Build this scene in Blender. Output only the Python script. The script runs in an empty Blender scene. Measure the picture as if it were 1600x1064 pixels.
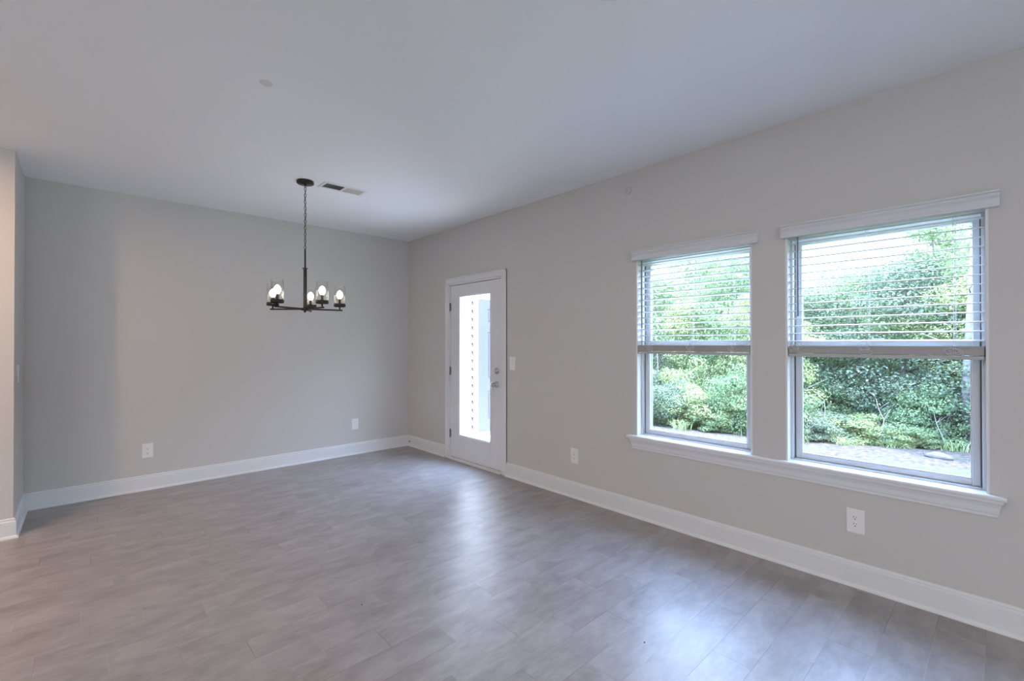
import bpy, math, random
import numpy as np
from mathutils import Vector, Matrix
S = bpy.context.scene
COL = S.collection
random.seed(7)

# ------------------------------------------------------------------ camera
YAW, PITCH, ROLL = -0.749430, 0.005437, -0.000561
CAM = Vector((-3.1789, -5.4679, 1.3718))
fw = Vector((-math.sin(YAW)*math.cos(PITCH), math.cos(YAW)*math.cos(PITCH), math.sin(PITCH)))
rt = Vector((math.cos(YAW), math.sin(YAW), 0)); up = rt.cross(fw)
r2 = rt*math.cos(ROLL)+up*math.sin(ROLL); u2 = -rt*math.sin(ROLL)+up*math.cos(ROLL)
cd = bpy.data.cameras.new('camera'); cam = bpy.data.objects.new('camera', cd); COL.objects.link(cam)
cd.sensor_width = 36; cd.lens = 36*714.8/1600; cd.clip_start = .05; cd.clip_end = 300
m = Matrix((r2, u2, -fw)).transposed().to_4x4(); m.translation = CAM; cam.matrix_world = m
S.camera = cam

# ------------------------------------------------------------------ view, world, sun, lamps
S.view_settings.view_transform = 'Standard'; S.view_settings.look = 'None'
S.view_settings.gamma = 1; S.view_settings.use_curve_mapping = False
S.view_settings.exposure = 0.28
w = bpy.data.worlds.new('sky'); S.world = w; w.use_nodes = True
nt = w.node_tree; nt.nodes.clear()
wo = nt.nodes.new('ShaderNodeOutputWorld'); bg = nt.nodes.new('ShaderNodeBackground')
tc = nt.nodes.new('ShaderNodeTexCoord'); sx = nt.nodes.new('ShaderNodeSeparateXYZ'); rp = nt.nodes.new('ShaderNodeValToRGB')
nt.links.new(tc.outputs['Generated'], sx.inputs[0]); nt.links.new(sx.outputs[2], rp.inputs[0])
rp.color_ramp.elements[0].position = 0.0; rp.color_ramp.elements[0].color = (.78, .89, 1.0, 1)
rp.color_ramp.elements[1].position = .7; rp.color_ramp.elements[1].color = (.42, .62, 1.0, 1)
hz = nt.nodes.new('ShaderNodeMapRange'); hz.interpolation_type = 'SMOOTHSTEP'     # thin bright haze: paler at the horizon, brightest overhead
hz.inputs[1].default_value = .12; hz.inputs[2].default_value = .50; hz.inputs[3].default_value = 2.2; hz.inputs[4].default_value = 21.0
nt.links.new(sx.outputs[2], hz.inputs[0]); nt.links.new(hz.outputs[0], bg.inputs[1])
nt.links.new(rp.outputs[0], bg.inputs[0]); 
nt.links.new(bg.outputs[0], wo.inputs[0])

sl = bpy.data.lights.new('sun', 'SUN'); sl.energy = 18.0; sl.angle = .01; sl.color = (1, .97, .92)
so = bpy.data.objects.new('sun', sl); COL.objects.link(so)
so.rotation_euler = Vector((-.12, .63, -1)).to_track_quat('-Z', 'Y').to_euler(); so.location = (8, -12, 20)

def area(name, loc, direction, sx_, sy_, watts, color):
    l = bpy.data.lights.new(name, 'AREA'); l.shape = 'RECTANGLE'; l.size = sx_; l.size_y = sy_; l.energy = watts; l.color = color
    o = bpy.data.objects.new(name, l); COL.objects.link(o); o.location = loc
    o.rotation_euler = Vector(direction).to_track_quat('-Z', 'Y').to_euler(); return o
# added fill lamps behind the camera, standing in for unseen daylight
area('rear_fill', (-3.8, -10.95, 1.5), (0, 1, 0.02), 1.6, 1.2, 46, (.78, .90, 1.0))
area('side_fill', (-7.95, -8.75, 1.5), (1, .15, 0.02), 1.4, 1.2, 38, (.85, .93, 1.0))
WARM = (1.0, .86, .74)

H = 2.74
# ------------------------------------------------------------------ materials
def mat(name, color=(.8, .8, .8), rough=.5, metal=0, spec=.5, emit=None, estr=0):
    m_ = bpy.data.materials.new(name); m_.use_nodes = True
    b = m_.node_tree.nodes['Principled BSDF']
    b.inputs['Base Color'].default_value = (*color, 1); b.inputs['Roughness'].default_value = rough
    b.inputs['Metallic'].default_value = metal; b.inputs['Specular IOR Level'].default_value = spec
    if emit: b.inputs['Emission Color'].default_value = (*emit, 1); b.inputs['Emission Strength'].default_value = estr
    return m_
def N(m_, t, **kw):
    n = m_.node_tree.nodes.new(t)
    for k, v in kw.items(): setattr(n, k, v)
    return n
def L(m_, a, b): m_.node_tree.links.new(a, b)
def noisy(m_, scale=40, amt=.06, bump=0.0, bscale=200, detail=4):
    """subtle procedural variation of colour and surface"""
    b = m_.node_tree.nodes['Principled BSDF']; c = b.inputs['Base Color'].default_value[:]
    t = N(m_, 'ShaderNodeTexCoord'); n = N(m_, 'ShaderNodeTexNoise'); n.inputs['Scale'].default_value = scale; n.inputs['Detail'].default_value = detail
    mr = N(m_, 'ShaderNodeMapRange'); mr.inputs[1].default_value = .3; mr.inputs[2].default_value = .7; mr.inputs[3].default_value = 1-amt; mr.inputs[4].default_value = 1+amt
    v = N(m_, 'ShaderNodeVectorMath', operation='SCALE'); v.inputs[0].default_value = c[:3]
    L(m_, t.outputs['Object'], n.inputs['Vector']); L(m_, n.outputs['Fac'], mr.inputs[0]); L(m_, mr.outputs[0], v.inputs['Scale']); L(m_, v.outputs[0], b.inputs['Base Color'])
    if bump:
        n2 = N(m_, 'ShaderNodeTexNoise'); n2.inputs['Scale'].default_value = bscale; n2.inputs['Detail'].default_value = 3
        bm_ = N(m_, 'ShaderNodeBump'); bm_.inputs['Strength'].default_value = bump; bm_.inputs['Distance'].default_value = .002
        L(m_, t.outputs['Object'], n2.inputs['Vector']); L(m_, n2.outputs['Fac'], bm_.inputs['Height']); L(m_, bm_.outputs[0], b.inputs['Normal'])
    return m_

M = {}
M['wall'] = noisy(mat('greige_wall_paint', (.60, .58, .56), .7, spec=.25), 1.2, .012, .12, 260)
M['ceil'] = noisy(mat('ceiling_paint', (.86, .875, .89), .85, spec=.15), 1.0, .012, .12, 220)
M['trim'] = noisy(mat('white_trim_paint', (.74, .75, .765), .35), 8, .01)
M['doorp'] = noisy(mat('door_paint', (.74, .745, .755), .4), 6, .01)
M['vinyl'] = noisy(mat('window_vinyl', (.62, .645, .67), .35), 8, .01)
M['gasket'] = mat('dark_gasket', (.10, .11, .12), .6)
M['plate'] = noisy(mat('white_plastic', (.82, .82, .81), .35), 20, .01)
M['slot'] = mat('dark_slot', (.03, .03, .03), .6)
M['black'] = noisy(mat('blackened_bronze', (.035, .032, .032), .42, .6), 30, .15)
M['sleeve'] = noisy(mat('bronze_sleeve', (.20, .13, .09), .45, .5), 30, .1)
M['chrome'] = noisy(mat('satin_nickel', (.55, .53, .50), .28, 1.0), 30, .05)
M['hinge'] = noisy(mat('hinge_nickel', (.30, .30, .31), .35, .9), 30, .05)
M['bulb'] = mat('lit_bulb', (1, .95, .88), .3, emit=(1.0, .84, .66), estr=14)
M['ventw'] = noisy(mat('vent_enamel', (.80, .80, .80), .4), 20, .01)
M['ventd'] = mat('vent_duct', (.05, .05, .055), .7)
M['rod'] = mat('wand_plastic', (.22, .23, .25), .25)
M['cord'] = mat('cord_white', (.80, .82, .84), .7)
M['lens'] = mat('downlight_lens', (1, 1, 1), .4, emit=(1.0, .86, .72), estr=5)

def slat_mat():
    m_ = noisy(mat('blind_slat_white', (.66, .68, .71), .4), 10, .01); b = m_.node_tree.nodes['Principled BSDF']; o = m_.node_tree.nodes['Material Output']
    t = N(m_, 'ShaderNodeBsdfTranslucent'); t.inputs[0].default_value = (.80, .84, .90, 1)
    x = N(m_, 'ShaderNodeMixShader'); x.inputs[0].default_value = .05
    L(m_, b.outputs[0], x.inputs[1]); L(m_, t.outputs[0], x.inputs[2]); L(m_, x.outputs[0], o.inputs[0]); return m_
M['slat'] = slat_mat()
M['valance'] = noisy(mat('valance_enamel', (.66, .68, .70), .4), 10, .01)
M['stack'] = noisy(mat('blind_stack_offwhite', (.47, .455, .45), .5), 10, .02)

def math_node(m_, op, a, b=None, c=None):
    n = N(m_, 'ShaderNodeMath', operation=op)
    for i, v in enumerate((a, b, c)):
        if v is None: continue
        if isinstance(v, (int, float)): n.inputs[i].default_value = v
        else: L(m_, v, n.inputs[i])
    return n.outputs[0]
def glass_mat(name, veil, tint=(1, 1, 1), gloss=.06, vcol=(.85, .93, 1)):
    """thin pane: lets light through, mirrors a little at grazing angles, faint film of dust"""
    m_ = bpy.data.materials.new(name); m_.use_nodes = True; n = m_.node_tree.nodes; n.clear()
    o = n.new('ShaderNodeOutputMaterial'); tr = n.new('ShaderNodeBsdfTransparent'); tr.inputs[0].default_value = (*tint, 1)
    g = n.new('ShaderNodeBsdfGlossy'); g.inputs['Roughness'].default_value = .02
    lw = n.new('ShaderNodeLayerWeight'); lw.inputs[0].default_value = .5
    pw = math_node(m_, 'MULTIPLY_ADD', math_node(m_, 'POWER', lw.outputs['Facing'], 5), .95, gloss*.5)
    m1 = n.new('ShaderNodeMixShader'); L(m_, pw, m1.inputs[0]); L(m_, tr.outputs[0], m1.inputs[1]); L(m_, g.outputs[0], m1.inputs[2])
    if veil <= 0: L(m_, m1.outputs[0], o.inputs[0]); return m_
    t2 = n.new('ShaderNodeBsdfTranslucent'); t2.inputs[0].default_value = (*vcol, 1)
    m2 = n.new('ShaderNodeMixShader'); m2.inputs[0].default_value = veil
    L(m_, m1.outputs[0], m2.inputs[1]); L(m_, t2.outputs[0], m2.inputs[2]); L(m_, m2.outputs[0], o.inputs[0]); return m_
M['glass'] = glass_mat('window_glass', 0)
M['screen'] = glass_mat('insect_screen_mesh', 0, (.88, .90, .93), 0)
M['lite'] = glass_mat('door_glass', 0)
def shade_mat():
    m_ = bpy.data.materials.new('clear_shade_glass'); m_.use_nodes = True; n = m_.node_tree.nodes; n.clear()
    o = n.new('ShaderNodeOutputMaterial'); tr = n.new('ShaderNodeBsdfTransparent'); tr.inputs[0].default_value = (.985, .99, .99, 1)
    g = n.new('ShaderNodeBsdfGlossy'); g.inputs['Roughness'].default_value = .04
    lw = n.new('ShaderNodeLayerWeight'); lw.inputs[0].default_value = .16
    nz = n.new('ShaderNodeTexNoise'); nz.inputs['Scale'].default_value = 35; t = n.new('ShaderNodeTexCoord'); b = n.new('ShaderNodeBump'); b.inputs['Strength'].default_value = .5; b.inputs['Distance'].default_value = .004
    L(m_, t.outputs['Object'], nz.inputs['Vector']); L(m_, nz.outputs[0], b.inputs['Height']); L(m_, b.outputs[0], g.inputs['Normal'])
    x = n.new('ShaderNodeMixShader'); L(m_, lw.outputs['Facing'], x.inputs[0]); L(m_, tr.outputs[0], x.inputs[1]); L(m_, g.outputs[0], x.inputs[2]); L(m_, x.outputs[0], o.inputs[0]); return m_
M['shade'] = shade_mat()

def floor_mat():
    m_ = mat('stone_look_planks', (.3, .27, .25), .38, spec=1.0); b = m_.node_tree.nodes['Principled BSDF']
    t = N(m_, 'ShaderNodeTexCoord'); s = N(m_, 'ShaderNodeSeparateXYZ'); L(m_, t.outputs['Object'], s.inputs[0])
    PW, PL = .166, .61
    yy = math_node(m_, 'DIVIDE', math_node(m_, 'ADD', s.outputs[1], 4.41+PW*40), PW)
    row = math_node(m_, 'FLOOR', yy); fy = math_node(m_, 'FRACT', yy)
    off = math_node(m_, 'MULTIPLY', math_node(m_, 'SUBTRACT', row, 40), .235)
    xx = math_node(m_, 'DIVIDE', math_node(m_, 'ADD', math_node(m_, 'ADD', s.outputs[0], off), .99+61), PL)
    cl = math_node(m_, 'FLOOR', xx); fx = math_node(m_, 'FRACT', xx)
    # distance to the plank edges in metres
    dy = math_node(m_, 'MULTIPLY', math_node(m_, 'MINIMUM', fy, math_node(m_, 'SUBTRACT', 1, fy)), PW)
    dx = math_node(m_, 'MULTIPLY', math_node(m_, 'MINIMUM', fx, math_node(m_, 'SUBTRACT', 1, fx)), PL)
    d = math_node(m_, 'MINIMUM', dx, dy)
    seam = N(m_, 'ShaderNodeMapRange'); seam.inputs[1].default_value = .0004; seam.inputs[2].default_value = .0016; seam.inputs[3].default_value = 1; seam.inputs[4].default_value = 0
    L(m_, d, seam.inputs[0])
    cv = N(m_, 'ShaderNodeCombineXYZ'); L(m_, cl, cv.inputs[0]); L(m_, row, cv.inputs[1])
    wn = N(m_, 'ShaderNodeTexWhiteNoise', noise_dimensions='3D'); L(m_, cv.outputs[0], wn.inputs['Vector'])
    # stone clouding, stretched along each plank and shifted from plank to plank
    mp = N(m_, 'ShaderNodeVectorMath', operation='MULTIPLY_ADD'); L(m_, t.outputs['Object'], mp.inputs[0]); mp.inputs[1].default_value = (1.5, 2.8, 1)
    sc_ = N(m_, 'ShaderNodeVectorMath', operation='SCALE'); L(m_, wn.outputs['Color'], sc_.inputs[0]); sc_.inputs['Scale'].default_value = 20; L(m_, sc_.outputs[0], mp.inputs[2])
    n1 = N(m_, 'ShaderNodeTexNoise'); n1.inputs['Scale'].default_value = 2.6; n1.inputs['Detail'].default_value = 7; n1.inputs['Roughness'].default_value = .62; n1.inputs['Distortion'].default_value = .35; L(m_, mp.outputs[0], n1.inputs['Vector'])
    mp2 = N(m_, 'ShaderNodeVectorMath', operation='MULTIPLY_ADD'); L(m_, t.outputs['Object'], mp2.inputs[0]); mp2.inputs[1].default_value = (10, 30, 1); L(m_, sc_.outputs[0], mp2.inputs[2])
    n2 = N(m_, 'ShaderNodeTexNoise'); n2.inputs['Scale'].default_value = 1.6; n2.inputs['Detail'].default_value = 6; n2.inputs['Roughness'].default_value = .7; L(m_, mp2.outputs[0], n2.inputs['Vector'])
    f = math_node(m_, 'ADD', math_node(m_, 'MULTIPLY', n1.outputs['Fac'], .72), math_node(m_, 'MULTIPLY', n2.outputs['Fac'], .28))
    f = math_node(m_, 'ADD', f, math_node(m_, 'MULTIPLY', math_node(m_, 'SUBTRACT', wn.outputs['Value'], .5), .05))
    cr = N(m_, 'ShaderNodeValToRGB'); L(m_, f, cr.inputs[0]); e = cr.color_ramp.elements
    e[0].position = .30; e[0].color = (.215, .187, .177, 1); e[1].position = .70; e[1].color = (.42, .388, .378, 1)
    k = e.new(.5); k.color = (.315, .284, .274, 1)
    # joints: dark in some planks, pale in others
    jc = N(m_, 'ShaderNodeValToRGB'); L(m_, wn.outputs['Value'], jc.inputs[0]); jc.color_ramp.interpolation = 'CONSTANT'
    jc.color_ramp.elements[0].color = (.10, .085, .075, 1); jc.color_ramp.elements[1].position = .55; jc.color_ramp.elements[1].color = (.42, .38, .35, 1)
    mx = N(m_, 'ShaderNodeMix', data_type='RGBA'); L(m_, math_node(m_, 'MULTIPLY', seam.outputs[0], .75), mx.inputs['Factor']); L(m_, cr.outputs[0], mx.inputs['A']); L(m_, jc.outputs[0], mx.inputs['B'])
    L(m_, mx.outputs['Result'], b.inputs['Base Color'])
    rr = N(m_, 'ShaderNodeMapRange'); rr.inputs[3].default_value = .30; rr.inputs[4].default_value = .48; L(m_, n2.outputs['Fac'], rr.inputs[0]); L(m_, rr.outputs[0], b.inputs['Roughness'])
    hb = math_node(m_, 'SUBTRACT', math_node(m_, 'MULTIPLY', n2.outputs['Fac'], .35), seam.outputs[0])
    bp = N(m_, 'ShaderNodeBump'); bp.inputs['Strength'].default_value = .22; bp.inputs['Distance'].default_value = .0012; L(m_, hb, bp.inputs['Height']); L(m_, bp.outputs[0], b.inputs['Normal'])
    return m_
M['floor'] = floor_mat()
M['siding'] = noisy(mat('white_lap_siding', (.85, .85, .85), .6), 5, .02)
M['closet'] = noisy(mat('storage_door_paint', (.055, .060, .085), .5), 5, .02)
M['slab'] = noisy(mat('patio_concrete', (.55, .54, .52), .8), 4, .08, .3, 60)
M['bark'] = noisy(mat('grey_brown_bark', (.11, .095, .09), .9), 9, .35, .8, 30)
M['bark_pale'] = noisy(mat('pale_bark', (.17, .16, .155), .9), 9, .3, .6, 30)
M['dead'] = noisy(mat('bleached_deadwood', (.30, .28, .27), .85), 12, .2)
M['rock'] = noisy(mat('field_rock', (.13, .115, .105), .9), 6, .25, .8, 20)
def leaf_mat(name, a, b_, c):
    m_ = mat(name, a, .55, spec=.3); p = m_.node_tree.nodes['Principled BSDF']; o = m_.node_tree.nodes['Material Output']
    g = N(m_, 'ShaderNodeNewGeometry'); r = N(m_, 'ShaderNodeValToRGB'); e = r.color_ramp.elements
    e[0].color = (*a, 1); e[1].color = (*c, 1); k = e.new(.5); k.color = (*b_, 1)
    L(m_, g.outputs['Random Per Island'], r.inputs[0]); L(m_, r.outputs[0], p.inputs['Base Color'])
    t = N(m_, 'ShaderNodeBsdfTranslucent'); x = N(m_, 'ShaderNodeMixShader'); x.inputs[0].default_value = .35
    L(m_, r.outputs[0], t.inputs[0]); L(m_, p.outputs[0], x.inputs[1]); L(m_, t.outputs[0], x.inputs[2]); L(m_, x.outputs[0], o.inputs[0]); return m_
M['leaf_lime'] = leaf_mat('yellow_green_leaves', (.19, .25, .10), (.29, .35, .15), (.40, .44, .23))
M['leaf_green'] = leaf_mat('mid_green_leaves', (.10, .17, .08), (.17, .25, .12), (.26, .34, .18))
M['leaf_teal'] = leaf_mat('blue_green_leaves', (.10, .14, .09), (.155, .205, .13), (.23, .29, .18))
M['leaf_dark'] = leaf_mat('deep_green_leaves', (.065, .095, .065), (.105, .145, .095), (.165, .215, .135))
M['blade'] = leaf_mat('grass_blades', (.20, .30, .10), (.30, .40, .16), (.48, .50, .28))
def ground_mat():
    m_ = mat('yard_soil_and_grass', (.4, .35, .3), .95, spec=.1); b = m_.node_tree.nodes['Principled BSDF']
    t = N(m_, 'ShaderNodeTexCoord'); s = N(m_, 'ShaderNodeSeparateXYZ'); L(m_, t.outputs['Object'], s.inputs[0])
    def nz(scale, det):
        n = N(m_, 'ShaderNodeTexNoise'); n.inputs['Scale'].default_value = scale; n.inputs['Detail'].default_value = det; n.inputs['Roughness'].default_value = .7; L(m_, t.outputs['Object'], n.inputs['Vector']); return n.outputs['Fac']
    r = N(m_, 'ShaderNodeValToRGB'); L(m_, nz(14, 8), r.inputs[0]); e = r.color_ramp.elements
    e[0].position = .36; e[0].color = (.06, .048, .04, 1); e[1].position = .60; e[1].color = (.135, .115, .10, 1)
    g = N(m_, 'ShaderNodeValToRGB'); L(m_, nz(22, 6), g.inputs[0]); e = g.color_ramp.elements
    e[0].position = .35; e[0].color = (.06, .10, .035, 1); e[1].position = .65; e[1].color = (.12, .17, .075, 1)
    # lawn by the house, bare soil beyond, with ragged patches of green in it
    edge = math_node(m_, 'ADD', math_node(m_, 'SUBTRACT', math_node(m_, 'MULTIPLY_ADD', s.outputs[1], -.38, 5.35), s.outputs[0]), math_node(m_, 'MULTIPLY', nz(1.6, 5), 1.2))
    f = N(m_, 'ShaderNodeMapRange'); L(m_, edge, f.inputs[0]); f.inputs[1].default_value = 1.75; f.inputs[2].default_value = 2.15
    f2 = N(m_, 'ShaderNodeMapRange'); L(m_, nz(3.2, 6), f2.inputs[0]); f2.inputs[1].default_value = .56; f2.inputs[2].default_value = .66; f2.inputs[4].default_value = .6
    ff = math_node(m_, 'MAXIMUM', f.outputs[0], f2.outputs[0])
    mx = N(m_, 'ShaderNodeMix', data_type='RGBA'); L(m_, ff, mx.inputs['Factor']); L(m_, r.outputs[0], mx.inputs['A']); L(m_, g.outputs[0], mx.inputs['B']); L(m_, mx.outputs['Result'], b.inputs['Base Color'])
    bp = N(m_, 'ShaderNodeBump'); bp.inputs['Strength'].default_value = 1; bp.inputs['Distance'].default_value = .04; L(m_, nz(18, 8), bp.inputs['Height']); L(m_, bp.outputs[0], b.inputs['Normal'])
    return m_
M['ground'] = ground_mat()

# ------------------------------------------------------------------ mesh builder
class MB:
    def __init__(s): s.v = []; s.f = []; s.sm = []
    def add(s, vs, fs, smooth=False):
        o = len(s.v); s.v += [tuple(q) for q in vs]; s.f += [tuple(i+o for i in f) for f in fs]; s.sm += [smooth]*len(fs); return s
    def box(s, x0, x1, y0, y1, z0, z1, b=0.0):
        x0, x1 = sorted((x0, x1)); y0, y1 = sorted((y0, y1)); z0, z1 = sorted((z0, z1))
        if b <= 0:
            return s.add([(x, y, z) for z in (z0, z1) for x, y in ((x0, y0), (x1, y0), (x1, y1), (x0, y1))],
                         [(3, 2, 1, 0), (4, 5, 6, 7), (0, 1, 5, 4), (1, 2, 6, 5), (2, 3, 7, 6), (3, 0, 4, 7)])
        b = min(b, (x1-x0)*.49, (y1-y0)*.49, (z1-z0)*.49)
        vs = []; idx = {}
        for cx in (0, 1):
            for cy in (0, 1):
                for cz in (0, 1):
                    X, Y, Z = (x0, x1)[cx], (y0, y1)[cy], (z0, z1)[cz]; dx, dy, dz = b*(1-2*cx), b*(1-2*cy), b*(1-2*cz)
                    for a, q in (('x', (X, Y+dy, Z+dz)), ('y', (X+dx, Y, Z+dz)), ('z', (X+dx, Y+dy, Z))):
                        idx[cx, cy, cz, a] = len(vs); vs.append(q)
        fs = []
        for c in (0, 1):
            fs.append([idx[c, i, j, 'x'] for i, j in ((0, 0), (1, 0), (1, 1), (0, 1))])
            fs.append([idx[i, c, j, 'y'] for i, j in ((0, 0), (1, 0), (1, 1), (0, 1))])
            fs.append([idx[i, j, c, 'z'] for i, j in ((0, 0), (1, 0), (1, 1), (0, 1))])
        for i in (0, 1):
            for j in (0, 1):
                fs.append([idx[i, j, 0, 'x'], idx[i, j, 1, 'x'], idx[i, j, 1, 'y'], idx[i, j, 0, 'y']])
                fs.append([idx[i, 0, j, 'x'], idx[i, 1, j, 'x'], idx[i, 1, j, 'z'], idx[i, 0, j, 'z']])
                fs.append([idx[0, i, j, 'y'], idx[1, i, j, 'y'], idx[1, i, j, 'z'], idx[0, i, j, 'z']])
                for k in (0, 1): fs.append([idx[i, j, k, 'x'], idx[i, j, k, 'y'], idx[i, j, k, 'z']])
        cen = Vector(((x0+x1)/2, (y0+y1)/2, (z0+z1)/2))
        out = []
        for f in fs:
            P = [Vector(vs[i]) for i in f]; n = (P[1]-P[0]).cross(P[2]-P[0]); c0 = sum(P, Vector())/len(P)
            out.append(f if n.dot(c0-cen) > 0 else f[::-1])
        return s.add(vs, out)
    def lathe(s, prof, c=(0, 0, 0), n=24, smooth=True, axis='z', cap=True):
        vs = []; fs = []
        for r, z in prof:
            for k in range(n):
                a = 2*math.pi*k/n; q = (r*math.cos(a), r*math.sin(a), z)
                if axis == 'x': q = (q[2], q[0], q[1])
                if axis == 'y': q = (q[0], q[2], -q[1])
                vs.append((q[0]+c[0], q[1]+c[1], q[2]+c[2]))
        for i in range(len(prof)-1):
            for k in range(n): k2 = (k+1) % n; fs.append((i*n+k, i*n+k2, (i+1)*n+k2, (i+1)*n+k))
        s.add(vs, fs, smooth)
        if cap:
            o = len(s.v)-len(vs)
            s.f.append(tuple(o+k for k in range(n))[::-1]); s.sm.append(False)
            s.f.append(tuple(o+(len(prof)-1)*n+k for k in range(n))); s.sm.append(False)
        return s
    def tube(s, pts, rad, n=6, closed=False, smooth=True):
        pts = [Vector(q) for q in pts]; rr = rad if isinstance(rad, (list, tuple)) else [rad]*len(pts); vs = []; fs = []; m_ = len(pts)
        ref = None
        for i, p in enumerate(pts):
            if closed: d = pts[(i+1) % m_]-pts[i-1]
            else: d = pts[min(i+1, m_-1)]-pts[max(i-1, 0)]
            d.normalize()
            if ref is None: ref = d.orthogonal().normalized()
            ref = (ref-d*ref.dot(d)).normalized(); b = d.cross(ref)
            for k in range(n):
                a = 2*math.pi*k/n; vs.append(p+(ref*math.cos(a)+b*math.sin(a))*rr[i])
        for i in range(m_ if closed else m_-1):
            j = (i+1) % m_
            for k in range(n): k2 = (k+1) % n; fs.append((i*n+k, i*n+k2, j*n+k2, j*n+k))
        if not closed: fs.append(tuple(range(n))[::-1]); fs.append(tuple((m_-1)*n+k for k in range(n)))
        return s.add(vs, fs, smooth)
    def sweep(s, prof, a, b, place):
        """profile (list of 2-D points) run from a to b; place(t, u, v) -> point. a, b may be functions of u for mitres"""
        fa = a if callable(a) else (lambda u, v: a); fb = b if callable(b) else (lambda u, v: b); n = len(prof)
        vs = [place(fa(u, v), u, v) for u, v in prof]+[place(fb(u, v), u, v) for u, v in prof]
        fs = [(i, (i+1) % n, n+(i+1) % n, n+i) for i in range(n)]+[tuple(range(n))[::-1], tuple(n+i for i in range(n))]
        return s.add(vs, fs)
    def build(s, name, material, parent=None, recalc=True):
        me = bpy.data.meshes.new(name); me.from_pydata(s.v, [], s.f)
        me.polygons.foreach_set('use_smooth', s.sm); me.materials.append(material)
        if recalc:
            import bmesh
            b = bmesh.new(); b.from_mesh(me); bmesh.ops.recalc_face_normals(b, faces=b.faces); b.to_mesh(me); b.free()
        me.update(); o = bpy.data.objects.new(name, me); COL.objects.link(o)
        if parent: o.parent = parent
        return o
def tag(o, label=None, cat=None, group=None, kind=None):
    for k, v in (('label', label), ('category', cat), ('group', group), ('kind', kind)):
        if v: o[k] = v
    return o
def empty(name, loc=(0, 0, 0), rz=0):
    o = bpy.data.objects.new(name, None); COL.objects.link(o); o.location = loc; o.rotation_euler = (0, 0, rz); o.empty_display_size = .1; return o
def struct(o, label=None): o['kind'] = 'structure'; (label and o.__setitem__('label', label)); return o

# ------------------------------------------------------------------ room shell
XL, YF, T = -8.0, -11.0, .15          # left and rear limits of the open-plan room, wall thickness
SX, SY = -3.553, -.70                  # return wall beside the dining end
struct(MB().box(XL, 0, YF, 0, -.1, 0).build('floor', M['floor']), 'grey brown stone-look plank floor')
struct(MB().box(XL-T, T, YF-T, T, H, H+.12).build('ceiling', M['ceil']), 'smooth pale painted ceiling')
struct(MB().box(SX, T, 0, T, 0, H).build('wall_back', M['wall']), 'plain greige end wall of the dining side')
WZ0, WZ1 = .645, 2.035
WIN = [(-3.49, -4.35), (-4.545, -5.42)]
DY0, DY1, DZ = -.955, -1.905, 2.07     # rough door opening
wm = MB()
wm.box(0, T, DY0, 0, 0, H).box(0, T, DY1, DY0, DZ, H).box(0, T, WIN[0][0], DY1, 0, H)
wm.box(0, T, WIN[1][1], WIN[0][0], 0, WZ0-.02).box(0, T, WIN[1][1], WIN[0][0], WZ1, H).box(0, T, WIN[1][0], WIN[0][1], WZ0-.02, WZ1)
wm.box(0, T, YF, WIN[1][1], 0, H)
struct(wm.build('wall_right', M['wall']), 'long greige wall with the door and two windows')
struct(MB().box(XL-T, SX, SY, T, 0, H).build('wall_left', M['wall']), 'short return wall at the left edge')
lw_ = MB().box(XL-T, XL, YF, -9.5, 0, H).box(XL-T, XL, -8.0, SY, 0, H).box(XL-T, XL, -9.5, -8.0, 0, .9).box(XL-T, XL, -9.5, -8.0, 2.1, H)
struct(lw_.build('wall_side', M['wall']))
rw = MB().box(XL, -4.6, YF-T, YF, 0, H).box(-3.0, T, YF-T, YF, 0, H).box(-4.6, -3.0, YF-T, YF, 0, .9).box(-4.6, -3.0, YF-T, YF, 2.1, H)
struct(rw.build('wall_rear', M['wall']))

# baseboards: colonial profile with shoe moulding (u = out from wall, v = height)
BB = [(0, 0), (.028, 0), (.028, .006), (.024, .016), (.0165, .021), (.0165, .103), (.0150, .1045), (.0150, .107), (.0165, .109), (.0155, .119), (.0105, .1235), (.0105, .127), (.012, .130), (.009, .138), (.003, .1405), (0, .1405)]
def baseb(name, a, b, place, label):
    return struct(MB().sweep(BB, a, b, place).build(name, M['trim']), label)
baseb('baseboard_back', lambda u, v: SX+u, lambda u, v: -u, lambda t, u, v: (t, -u, v), 'white baseboard along the end wall')
bm1 = MB().sweep(BB, lambda u, v: -u, lambda u, v: -.885, lambda t, u, v: (-u, t, v)).sweep(BB, -1.975, YF, lambda t, u, v: (-u, t, v))
struct(bm1.build('baseboard_right', M['trim']), 'white baseboard under the windows')
bm2 = MB().sweep(BB, lambda u, v: -u, lambda u, v: SY-u, lambda t, u, v: (SX+u, t, v)).sweep(BB, lambda u, v: SX+u, XL, lambda t, u, v: (t, SY-u, v))
struct(bm2.build('baseboard_left', M['trim']), 'white baseboard around the return wall')

# ------------------------------------------------------------------ entry door
SLY0, SLY1, SLZ0, SLZ1 = -.978, -1.884, .030, 2.048
cas = [(0, 0), (.010, 0), (.013, .006), (.014, .03), (.018, .055), (.018, .066), (.014, .070), (0, .070)]   # u out, v across
tr = MB()
INN, OUT = -.957, -1.905
tr.box(-.014, 0, -.885, -.955, 0, 2.142, .003).box(-.018, 0, -.885, -.905, 0, 2.142, .003)
tr.box(-.014, 0, -1.905, -1.975, 0, 2.142, .003).box(-.018, 0, -1.955, -1.975, 0, 2.142, .003)
tr.box(-.014, 0, -.955, -1.905, 2.072, 2.142, .003).box(-.018, 0, -.885, -1.975, 2.122, 2.142, .003)
struct(tr.build('trim_1', M['trim']), 'white casing around the glazed door')
jb = MB().box(-.008, T, -.955, -.974, 0, 2.072, .002).box(-.008, T, -1.888, -1.905, 0, 2.072, .002).box(-.008, T, -.955, -1.905, 2.053, 2.072, .002)
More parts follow.
